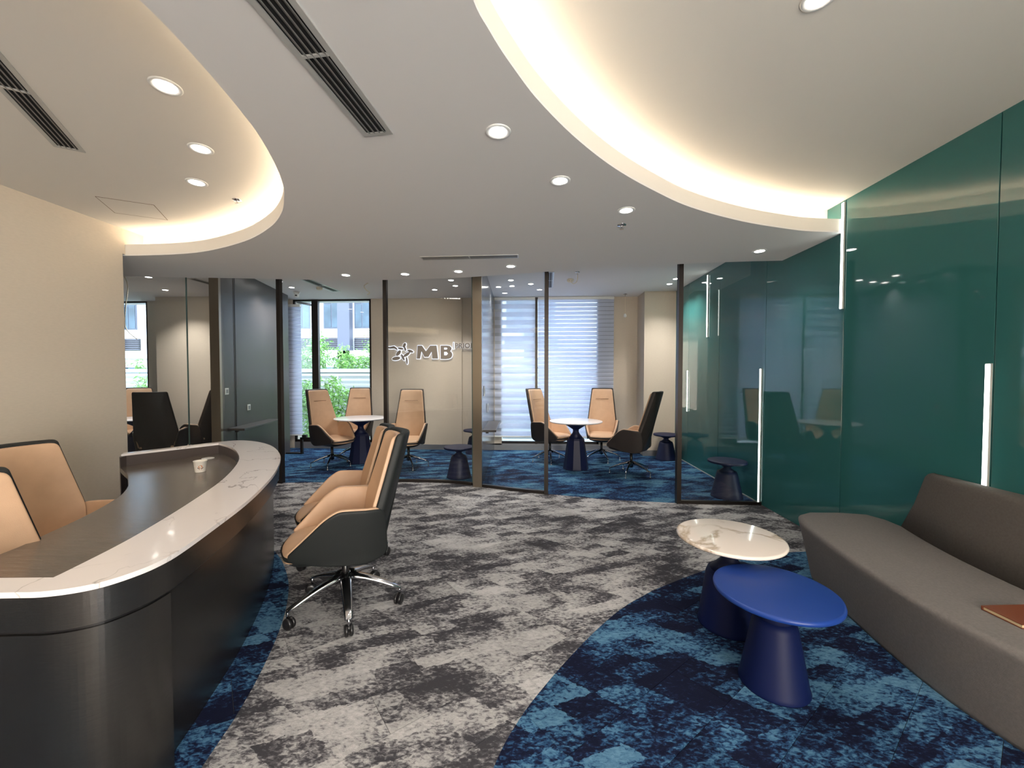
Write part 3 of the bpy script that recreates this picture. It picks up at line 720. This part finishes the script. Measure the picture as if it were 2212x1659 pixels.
def text(s, x, z, size, y, offs, mat, nm, ext=.006):
    c = bpy.data.curves.new(nm, 'FONT'); c.body = s; c.size = size; c.extrude = ext; c.offset = offs; c.space_character = 1.06
    o = bpy.data.objects.new(nm, c); C.objects.link(o); o.location = (x, y, z); o.rotation_euler = (PI/2, 0, 0); c.materials.append(mat)
    me = bpy.data.meshes.new_from_object(o); bpy.data.objects.remove(o); me.materials.clear(); me.materials.append(mat)
    o = bpy.data.objects.new(nm, me); C.objects.link(o); o.location = (x, y, z); o.rotation_euler = (PI/2, 0, 0); o.parent = sg
tx, tz = P2(1060, 340)
text('PRIORITY', tx, tz, .132, -.010, .0025, M['halo'], 'lettering_halo')
text('PRIORITY', tx, tz, .132, -.024, .0035, M['sign_face'], 'lettering')

# ------------------------------------------------------------------ reception desk
O = catmull([(-2.30, 1.062), (-1.95, 1.078), (-1.595, 1.112), (-1.462, 1.128), (-1.365, 1.178), (-1.318, 1.26), (-1.306, 1.347), (-1.323, 1.455), (-1.388, 1.694), (-1.474, 1.983), (-1.595, 2.303), (-1.768, 2.684), (-2.041, 3.154), (-2.376, 3.566), (-2.66, 3.800), (-2.87, 3.895), (-3.00, 3.89), (-3.09, 3.80)], 6) + [(-3.27, 3.51), (-3.455, 3.221)]
I1 = [(-2.30, 1.165), (-1.9, 1.182), (-1.541, 1.204)]
I2 = catmull([(-1.541, 1.204), (-1.587, 1.442), (-1.648, 1.653), (-1.751, 1.950), (-1.908, 2.345), (-2.098, 2.715), (-2.31, 3.05), (-2.577, 3.365), (-2.80, 3.57), (-3.035, 3.735)], 6)
I3 = [(-3.22, 3.44), (-3.405, 3.155)]
IN = I1 + I2[1:] + I3
dk = thing('reception_desk', 'curved reception desk with dark worktop, white quartz rim and brushed dark metal front', 'desk')
obj('quartz_rim', prism(O+IN[::-1], .782, .800, bev=.002), M['marble'], dk, label='white veined quartz rim')
Oi = offset(O, .012); Oj = offset(O, .035)
obj('metal_band', prism(Oi+Oj[::-1], .668, .783), M['desk_metal'], dk, label='brushed dark metal band under the rim')
INo = offset(IN, -.008)
obj('upstand', prism(IN+INo[::-1], .698, .783), M['upstand'], dk, label='dark upright strip round the worktop')
US = catmull([(-2.235, 1.12), (-2.235, 1.565), (-2.309, 1.797), (-2.37, 1.97), (-2.466, 2.182), (-2.595, 2.402), (-2.759, 2.599), (-2.92, 2.75), (-3.053, 2.875), (-3.20, 2.985), (-3.375, 3.115)], 5)
Ow = offset(O, .05)
obj('worktop', prism([p for p in Ow if p[0] > -2.235 or p[1] > 2]+[(-3.40, 3.15)]+US[::-1], .662, .700), M['worktop'], dk, label='dark brown lower worktop')
k = min(range(len(O)), key=lambda i: (O[i][0]+1.312)**2+(O[i][1]-1.40)**2)
B1 = offset(O, .013); B2 = offset(O, .05); B3 = offset(O, .055); B4 = offset(O, .085)
obj('end_panel', prism(B1[:k]+B2[:k][::-1], 0, .657), M['desk_metal'], dk, label='brushed dark metal rounded end panel')
obj('front_panel', prism(B3[k-1:]+B4[k-1:][::-1], 0, .660), M['desk_metal'], dk, label='brushed dark metal long curved front panel')
obj('shadow_gap', prism(offset(O, .024)+offset(O, .055)[::-1], .656, .669), M['black'], dk)
obj('return_panel', prism([(-3.46, 3.225), (-3.405, 3.14), (-3.375, 3.12), (-3.40, 3.24)], 0, .782), M['upstand'], dk, label='dark upright end of the desk')
obj('desk_end', box(-2.30, -2.27, 1.075, 1.60, 0, .66), M['upstand'], dk)
g = obj('cable_grommet', lathe([(.048, .7002), (.048, .7035), (.030, .705), (.012, .7045), (0, .7045)], 28, cx=-2.946, cy=3.500), M['white'], dk, label='white round cable grommet'); 
obj('grommet_slot', box(-2.965, -2.927, 3.496, 3.504, .7046, .7052), M['black'], g)
# cup
cu = thing('paper_cup', 'small white paper cup with an orange print on the desk', 'cup', (-2.593, 3.005, .7006))
obj('cup_body', lathe([(0, .001), (.034, .0), (.035, .003), (.043, .082), (.046, .084), (.046, .088), (.042, .088), (.034, .006), (0, .006)], 32), M['cup'], cu, True)
def cup_patch(pts, mat, nm, lift=.0006):
    bm = bmesh.new(); vs = []
    for a, z in pts:
        r_ = .035+(.043-.035)*(z-.003)/.079+lift; t_ = math.radians(-49)+a/r_
        vs.append(bm.verts.new((r_*math.cos(t_), r_*math.sin(t_), z)))
    bm.faces.new(vs); obj(nm, bm, mat, cu)
cup_patch([(.013*math.cos(2*PI*i/16), .045+.012*math.sin(2*PI*i/16)) for i in range(16)], M['orange'], 'printed_emblem')
for s in (-1, 1): cup_patch([(s*.004, .030), (s*.020, .042), (s*.018, .034), (s*.006, .026)], M['brown_print'], 'printed_leaf', .0012)
cup_patch([(-.009, .022), (.009, .022), (.009, .025), (-.009, .025)], M['orange'], 'printed_line', .0008)

# ------------------------------------------------------------------ chairs
def chair(label, high, castors, shellmat, loc, rz, group, dz=0.0):
    t = thing('lounge_chair' if high else 'swivel_chair', label, 'chair', loc, rz, group)
    top = 1.235 if high else 1.10
    lean = math.tan(math.radians(13.5 if high else 12.5))
    def fb(u, v, h):
        c = 1.5*u*u
        y = -.195-lean*max(v-.43, -.05)+c*(1 if v > .4 else .6)+h
        if v < .45: y += (.45-v)**2*3.0
        return (u, y, v+dz)
    hw0, hw1, hwt = .235, .25, (.188 if high else .195)
    vt = top-.003
    back = rounded([(-hw0, .37), (hw0, .37), (hw1, .66), (hwt, vt), (-hwt, vt), (-hw1, .66)], [.10, .10, .05, .018, .018, .05], 5, 6)
    obj('shell_back', pad(back, .056, .0, lambda u, v, h: fb(u, v, h-.058)), M[shellmat], t, True, label='charcoal outer shell of the back')
    s = .016
    bpad = rounded([(-hw0+.03, .44), (hw0-.03, .44), (hw1-s, .66), (hwt-s, vt-.018), (-hwt+s, vt-.018), (-hw1+s, .66)], [.05, .05, .05, .03, .03, .05], 5, 6)
    o = obj('backrest', pad(bpad, .034, .012, lambda u, v, h: fb(u, v, h-.006)), M['tan'], t, True, label='tan leather backrest')
    if high:
        z1 = vt-.19
        obj('headrest_seam', tube([(fb(-.11+.022*i, z1, .047-.00*(i-5)**2)) for i in range(11)], .004, 6), M['seam'], o)
    # arms
    for sd in (-1, 1):
        def fa(u, v, h, sd=sd):
            x = .222+.17*max(v-.40, 0)+.05*max(0, .42-v)*-1.5
            x -= .55*max(0, u-.05)**2
            if u < -.12: x -= (-.12-u)*.25
            return (sd*(x+h), u, v+dz)
        arm = rounded([(-.235, .385), (-.225, .60), (-.205, .672), (.035, .690), (.105, .650), (.300, .455), (.285, .415), (.10, .372), (-.12, .345)], [.05, .04, .035, .03, .05, .02, .03, .08, .08], 5, 3)
        obj('shell_side', pad(arm, .022, .002, lambda u, v, h: fa(u, v, h)), M[shellmat], t, True, label='charcoal outer side of the arm')
        arm2 = rounded([(-.20, .44), (-.205, .60), (-.190, .680), (.036, .697), (.110, .655), (.308, .458), (.28, .44)], [.03, .03, .035, .03, .05, .015, .02], 5, 4)
        obj('armrest', pad(arm2, .026, .006, lambda u, v, h: fa(u, v, .004-h)), M['tan'], t, True, label='tan leather armrest')
    # seat
    seat = rounded([(-.205, -.21), (.205, -.21), (.222, .08), (.205, .30), (-.205, .30), (-.222, .08)], [.05, .05, .06, .07, .07, .06], 5, 4)
    seat = [(x, y+(.045*(1-(x/.205)**2) if y > .2 else 0)) for x, y in seat]
    obj('seat', pad(seat, .062, .014, lambda u, v, h: (u, v, .408+h-.45*max(0, v-.18)**2*2+dz)), M['tan'], t, True, label='tan leather seat')
    # bottom pan
    rings = []
    for k2, z in ((1.02, .435), (1.0, .41), (.90, .375), (.62, .345), (.34, .325)):
        rings.append([(x*k2, (y*k2 if y < .2 else y*k2), z+dz) for x, y in seat])
    obj('seat_shell', loft(rings), M[shellmat], t, True, label='charcoal underside shell')
    # column and base
    ht = .215 if castors else .185
    obj('column', lathe([(0, .10), (.021, .10), (.021, .345+dz), (0, .345+dz)], 16), M['black'], t, True)
    obj('hub', lathe([(0, ht-.075), (.030, ht-.075), (.036, ht-.02), (.030, ht+.008), (.022, ht+.012), (0, ht+.012)], 20), M['chrome' if castors else 'dchrome'], t, True)
    for i in range(5):
        a = math.radians((38 if castors else 40)+72*i)
        R = .335 if castors else .315; L_ = bpy.data.objects
        w0, w1 = (.037, .022) if castors else (.020, .010)
        tipz = .102 if castors else .075
        rg = []
        for q in range(7):
            f_ = q/6; rr = .028+(R-.028)*f_; z = (ht-.01)*(1-f_)+tipz*f_+.012*math.sin(PI*f_); ww = w0+(w1-w0)*f_; hh = (.036 if castors else .030)*(1-f_)+.012*f_
            ring = []
            for (px, pz) in ((-ww*.6, hh*.5), (ww*.6, hh*.5), (ww, 0), (ww*.5, -hh*.7), (-ww*.5, -hh*.7), (-ww, 0)):
                ring.append((rr*math.cos(a)-px*math.sin(a), rr*math.sin(a)+px*math.cos(a), z+pz))
            rg.append(ring)
        lg = obj('leg', loft(rg), M['chrome' if castors else 'dchrome'], t, True)
        tx_, ty_ = (R-.006)*math.cos(a), (R-.006)*math.sin(a)
        if castors:
            obj('stem', lathe([(0, .055), (.008, .055), (.009, .11), (0, .11)], 10, cx=tx_, cy=ty_), M['chrome'], lg, True)
            sw = a+math.radians(50+67*i); bm = bmesh.new(); off = .010
            ox, oy = tx_+off*math.cos(sw), ty_+off*math.sin(sw)
            for s2 in (-1, 1):
                wv = bmesh.new(); lathe([(0, s2*.004), (.028, s2*.004), (.033, s2*.008), (.033, s2*.018), (.027, s2*.023), (.010, s2*.024), (0, s2*.022)], 20, wv)
                for v in wv.verts:
                    x_, y_, z_ = v.co; v.co = (ox+x_*math.cos(sw)-z_*math.sin(sw), oy+x_*math.sin(sw)+z_*math.cos(sw), .0335+y_)
                mt = bpy.data.meshes.new('tmp'); wv.to_mesh(mt); wv.free(); bm.from_mesh(mt)
            lathe([(0, .035), (.011, .035), (.013, .060), (0, .064)], 12, bm, cx=tx_, cy=ty_)
            obj('castor', bm, M['black'], lg, True)
        else:
            obj('glide', lathe([(0, 0.0), (.014, 0.0), (.016, .006), (.012, .014), (.005, .018), (.005, .078), (0, .078)], 12, cx=tx_, cy=ty_), M['chrome'], lg, True)
    return t
def face(dx, dy): return math.atan2(dy, dx)-PI/2
G1 = 'mid-back swivel chairs on castors'
c0 = chair('mid-back swivel chair on castors in front of the desk, the nearer one', False, True, 'char', (-1.17, 2.44, 0), face(-.90, -.44), G1)
c1 = chair('mid-back swivel chair on castors in front of the desk, the further one half hidden', False, True, 'char', (-1.50, 3.12, 0), face(-.90, -.44), G1, -.055)
copy_tree(c1, (-2.78, 2.22, 0), face(1, -.08), 'tan swivel chair behind the desk, the further one with its back to the beige wall', 'swivel chairs behind the desk')
copy_tree(c1, (-2.09, 1.47, 0), face(1, -.10), 'tan swivel chair behind the desk, cut by the left edge of the view', 'swivel chairs behind the desk')
G2 = 'high-back chairs in the glazed rooms'
h0 = chair('high-back tan chair at the left of the round table in the middle room', True, False, 'char_brown', (-3.22, 6.30, 0), face(.90, -.43), G2)
HP = [(-3.17, 7.08, .18, -1, 'high-back tan chair behind the round table in the middle room, in front of the window'),
      (-1.97, 6.30, .12, -1, 'high-back tan chair right of the middle room table, under the sign'),
      (.30, 6.85, .78, -.62, 'high-back tan chair at the left of the right-hand room table, behind the black post'),
      (1.19, 6.98, -.20, -1, 'high-back tan chair behind the right-hand room table, in front of the wide blind'),
      (1.46, 6.00, -.86, .52, 'high-back chair seen from its charcoal side at the right-hand room table'),
      (-5.35, 5.55, -.42, .90, 'high-back chair showing its full charcoal back in the left room'),
      (-5.42, 6.35, -.98, .12, 'high-back chair side-on in front of the beige pier in the left room'),
      (-7.10, 6.95, .75, -.66, 'high-back tan chair at the window of the left room')]
for x, y, dx, dy, lb in HP: copy_tree(h0, (x, y, 0), face(dx, dy), lb)

# ------------------------------------------------------------------ round tables
def table(name, label, cat, loc, R, H, topmat, basemat, rb, rt, th=.022, seg=40, bseg=40, cone=.62, group=None, neck=.04, flare=.45):
    t = thing(name, label, cat, loc, 0, group)
    obj('tabletop', lathe([(0, H-th), (R-.012, H-th), (R-.002, H-th+.006), (R, H-th*.45), (R-.003, H-.002), (R-.012, H), (0, H)], seg*2), topmat, t, True)
    zc = H*cone; s = H-th
    pr = [(0, 0), (rb, 0), (rb+.002, .006), (rb-.004, .02), (rt, zc-.03), (rt-.012, zc)]
    obj('base_cone', lathe(pr+[(0, zc)], bseg), basemat, t, bseg > 20)
    nk = [(rt-.02, zc-.002), (neck+.012, zc+(s-zc)*.30), (neck, zc+(s-zc)*.42), (neck+.004, zc+(s-zc)*.55), (R*flare*.6, zc+(s-zc)*.82), (R*flare, s-.006), (R*flare, s+.001), (0, s+.001)]
    obj('neck', lathe([(0, zc-.002)]+nk, 32), M['navy_dark'], t, True)
    return t
table('coffee_table', 'low round coffee table with white veined marble top beside the sofa', 'table', (1.150, 2.385, 0), .288, .52, M['marble_big'], M['navy'], .165, .125)
table('coffee_table', 'low round coffee table with bright blue top, nearest the camera', 'table', (1.140, 1.925, 0), .262, .45, M['blue_top'], M['navy'], .146, .095, th=.026, cone=.70)
G3 = 'white topped round meeting tables'
table('meeting_table', 'round white topped meeting table in the middle room', 'table', (-2.88, 6.61, 0), .42, .75, M['white_top'], M['navy_dark'], .20, .135, bseg=10, cone=.64, group=G3, neck=.045, flare=.62)
table('meeting_table', 'round white topped meeting table in the right-hand room', 'table', (.68, 6.32, 0), .41, .75, M['white_top'], M['navy_dark'], .20, .135, bseg=10, cone=.64, group=G3, neck=.045, flare=.62)
table('meeting_table', 'round white topped meeting table in the left room, just showing beside the wall end', 'table', (-6.55, 6.35, 0), .42, .75, M['white_top'], M['navy_dark'], .20, .135, bseg=10, cone=.64, group=G3, neck=.045, flare=.62)
G4 = 'low navy side stools'
st0 = table('side_stool', 'low navy side stool against the teal wall, nearest the glass front', 'stool', (2.335, 4.93, 0), .215, .44, M['navy_dark'], M['navy_dark'], .175, .115, th=.03, cone=.70, group=G4, flare=.8)
for x, y, lb in ((-1.05, 5.70, 'low navy side stool just behind the glass left of the grey partition'), (-1.08, 7.50, 'low navy side stool at the back wall left of the grey partition'), (2.33, 7.12, 'low navy side stool in the far corner of the right-hand room beside the pier')):
    copy_tree(st0, (x, y, 0), 0, lb)
# black frame stand by the middle window
t = thing('floor_bracket', 'black metal bracket stand on the floor below the middle room window', 'stand', (-4.28, 7.25, 0))
obj('upright', box(-.02, .02, -.02, .02, .02, .30), M['black_metal'], t); obj('arm', box(-.02, .36, -.02, .02, .27, .31), M['black_metal'], t)
obj('foot', box(-.30, .02, -.03, .03, 0, .025), M['black_metal'], t); obj('clamp', box(.02, .10, -.03, .03, .30, .36, bev=.006), M['black'], t)

# ------------------------------------------------------------------ sofa
so = thing('sofa', 'long grey felt sofa with a curved front along the teal wall', 'sofa')
top = catmull([(2.02, 3.105), (1.965, 3.06), (1.90, 2.90), (1.825, 2.52), (1.775, 2.10), (1.775, 1.80), (1.83, 1.50), (1.93, 1.2), (2.05, .95), (2.25, .75), (2.50, .66)], 5) + [(2.55, .70), (2.55, 3.00), (2.50, 3.12)] 
top = top + [(2.30, 3.155), (2.10, 3.150)]
rings = []
if parea(top) < 0: top = top[::-1]
for z, ins in ((.0, .085), (.02, .080), (.20, .045), (.36, .010), (.385, .004), (.402, .004), (.414, .012), (.420, .028)):
    q = offset(top, ins, True); q = [(min(x, 2.555), y) for x, y in q]
    rings.append([(x, y, z) for x, y in q])
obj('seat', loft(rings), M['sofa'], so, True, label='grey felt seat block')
bf = catmull([(2.52, 2.86), (2.46, 2.66), (2.40, 2.40), (2.365, 2.10), (2.36, 1.80), (2.38, 1.45), (2.44, 1.10), (2.52, .85)], 5)
tf = catmull([(2.525, 2.69), (2.475, 2.56), (2.445, 2.38), (2.43, 2.10), (2.43, 1.80), (2.44, 1.45), (2.48, 1.15), (2.53, .98)], 5)
def ring(k, z, ins=0):
    fr = [(a[0]+(b[0]-a[0])*k, a[1]+(b[1]-a[1])*k) for a, b in zip(bf, tf)]
    pl = fr+[(2.562, fr[-1][1]), (2.562, fr[0][1])]
    q = offset(pl, ins if parea(pl) > 0 else -ins, True) if ins else pl
    return [(min(x, 2.562), y, z) for x, y in q]
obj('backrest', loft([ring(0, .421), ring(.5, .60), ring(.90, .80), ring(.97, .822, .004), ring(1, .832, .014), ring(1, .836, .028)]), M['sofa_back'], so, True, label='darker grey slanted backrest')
# notebook
nb = thing('notebook', 'brown leather notebook lying on the sofa seat', 'book', (2.085, 1.79, .4215), math.radians(5))
obj('pages', box(-.098, .098, -.066, .064, .003, .015), M['paper'], nb)
obj('cover', box(-.103, .103, -.070, .070, .015, .018, bev=.001), M['leather_book'], nb); obj('back_cover', box(-.103, .103, -.070, .070, 0, .003, bev=.001), M['leather_book'], nb)
obj('spine', box(-.103, .103, .064, .071, .001, .0175, bev=.002), M['leather_book'], nb)

# ------------------------------------------------------------------ outside
struct('ground', box(-40, 20, 8.1, 60, -.6, -.5), M['ext_ground'])
def facade():
    b = thing('office_building', 'white building across the street with large windows and louvres', 'building')
    Y = 25
    obj('wall', box(-42, 8, Y, Y+6, -.5, 16), M['ext_white'], b)
    for i in range(-2, 9):
        x0 = -32.85+i*3.86
        obj('pier', box(x0+1.45, x0+2.22, Y-.5, Y, -.5, 16), M['ext_grey'], b)
        for zz in (4.45, 8.3):
            for (a, c) in ((.35, 1.40), (2.35, 3.35)):
                f = obj('window_frame', box(x0+a, x0+c, Y-.06, Y+.02, zz, zz+3.2), M['ext_grey'], b)
                obj('pane', box(x0+a+.06, x0+(a+c)/2-.03, Y-.08, Y-.05, zz+.06, zz+1.5), M['ext_glass'], f)
                obj('pane', box(x0+(a+c)/2+.03, x0+c-.06, Y-.08, Y-.05, zz+.06, zz+3.14), M['ext_glass'], f)
                obj('pane', box(x0+a+.06, x0+(a+c)/2-.03, Y-.08, Y-.05, zz+1.56, zz+3.14), M['ext_glass'], f)
        for (a, c) in ((.25, 1.42), (2.33, 3.55)):
            f = obj('louvre_opening', box(x0+a, x0+c, Y-.05, Y+.02, 3.1, 3.85), M['black'], b)
            for k in range(6): obj('louvre_blade', box(x0+a, x0+c, Y-.16, Y-.05, 3.14+k*.12, 3.19+k*.12), M['ext_louver'], f)
        obj('ground_window', box(x0+.2, x0+3.6, Y-.04, Y, 0, 2.0), M['ext_glass'], b)
    obj('ledge', box(-42, 8, Y-.5, Y, 2.55, 3.02), M['ext_white'], b)
    return b
facade()
tw = thing('apartment_tower', 'pale apartment tower far behind the white building', 'building')
# planter wall and slatted fence outside the windows
pw = thing('planter_wall', 'grey planter wall carrying the bamboo hedge', 'planter', (0, 0, 0))
bpy.data.objects.remove(tw)
obj('wall', box(-16, 6, 10.6, 10.8, -.5, 1.60), M['ext_planter'], pw); obj('coping', box(-16, 6, 10.5, 10.85, 1.55, 1.64), M['ext_slat'], pw)
fe = thing('slatted_fence', 'white horizontal slat fence below the bamboo', 'fence', (0, 10.0, 0))
me = bpy.data.meshes.new('slat'); bm = box(-15, 5, 0, .03, 0, .055); bm.to_mesh(me); bm.free(); me.materials.append(M['ext_slat'])
z = -.3
while z < 1.5: obj('slat', me, None, fe, loc=(0, 0, z)); z += .125
for x in range(-15, 6, 2): obj('post', box(x-.03, x+.03, .03, .09, -.5, 1.5), M['ext_slat'], fe)
def bamboo(label, x, y, h, spread, n):
    r = thing('bamboo', label, 'plant', (x, y, 0), 0, 'bamboo plants outside the windows')
    bm = bmesh.new(); tips = []
    for k in range(4):
        a = random.uniform(0, 2*PI); ex = spread*.6*math.cos(a); ey = spread*.3*math.sin(a); hh = h*random.uniform(.75, 1)
        tube([(ex*.2, ey*.2, -.5), (ex*.5, ey*.5, hh*.5), (ex, ey, hh)], .012, 5, bm, .4); tips.append((ex, ey, hh))
    obj('canes', bm, M['cane'], r)
    bm = bmesh.new()
    for k in range(n):
        ex, ey, hh = random.choice(tips); f_ = random.uniform(.12, 1.02); zc = -.2+(hh+.2)*f_
        p = Vector((ex*f_+random.gauss(0, spread*.33), ey*f_+random.gauss(0, spread*.15), zc))
        d = Vector((random.gauss(0, 1), random.gauss(0, .7), random.gauss(-.25, .5))).normalized(); L_ = random.uniform(.08, .17)
        s_ = d.cross(Vector((random.gauss(0, 1), random.gauss(0, 1), random.gauss(0, 1)))).normalized()*L_*.13
        a = bm.verts.new(p); b = bm.verts.new(p+d*L_*.4+s_); c = bm.verts.new(p+d*L_-Vector((0, 0, L_*.15))); e = bm.verts.new(p+d*L_*.4-s_)
        bm.faces.new((a, b, c, e))
    me = bpy.data.meshes.new('foliage'); bm.to_mesh(me); bm.free(); me.materials.append(M['leaf'])
    o = bpy.data.objects.new('foliage', me); C.objects.link(o); o.parent = r; o['kind'] = 'stuff'
names = ['leftmost seen from the middle room window', 'second from the left in the middle room window', 'middle of the middle room window', 'right of centre in the middle room window', 'at the right frame of the middle room window']
for i, lb in enumerate(names): bamboo('leafy bamboo plant, '+lb, -5.95+i*.56, 9.55+.08*(i % 2), 1.15+.2*(i % 3), .34, 1000)
for i in range(6): bamboo('bamboo clump above the planter wall in the middle room window, %s from the left' % ('first', 'second', 'third', 'fourth', 'fifth', 'sixth')[i], -6.9+i*.66, 11.35, 2.35+.25*((i*2) % 3), .46, 2200)
for i in range(4): bamboo('leafy bamboo seen through the left room window, %s from the left' % ('first', 'second', 'third', 'fourth')[i], -11.4+i*.65, 9.5 if i % 2 else 11.35, 1.5+.5*((i+1) % 2), .42, 1300)
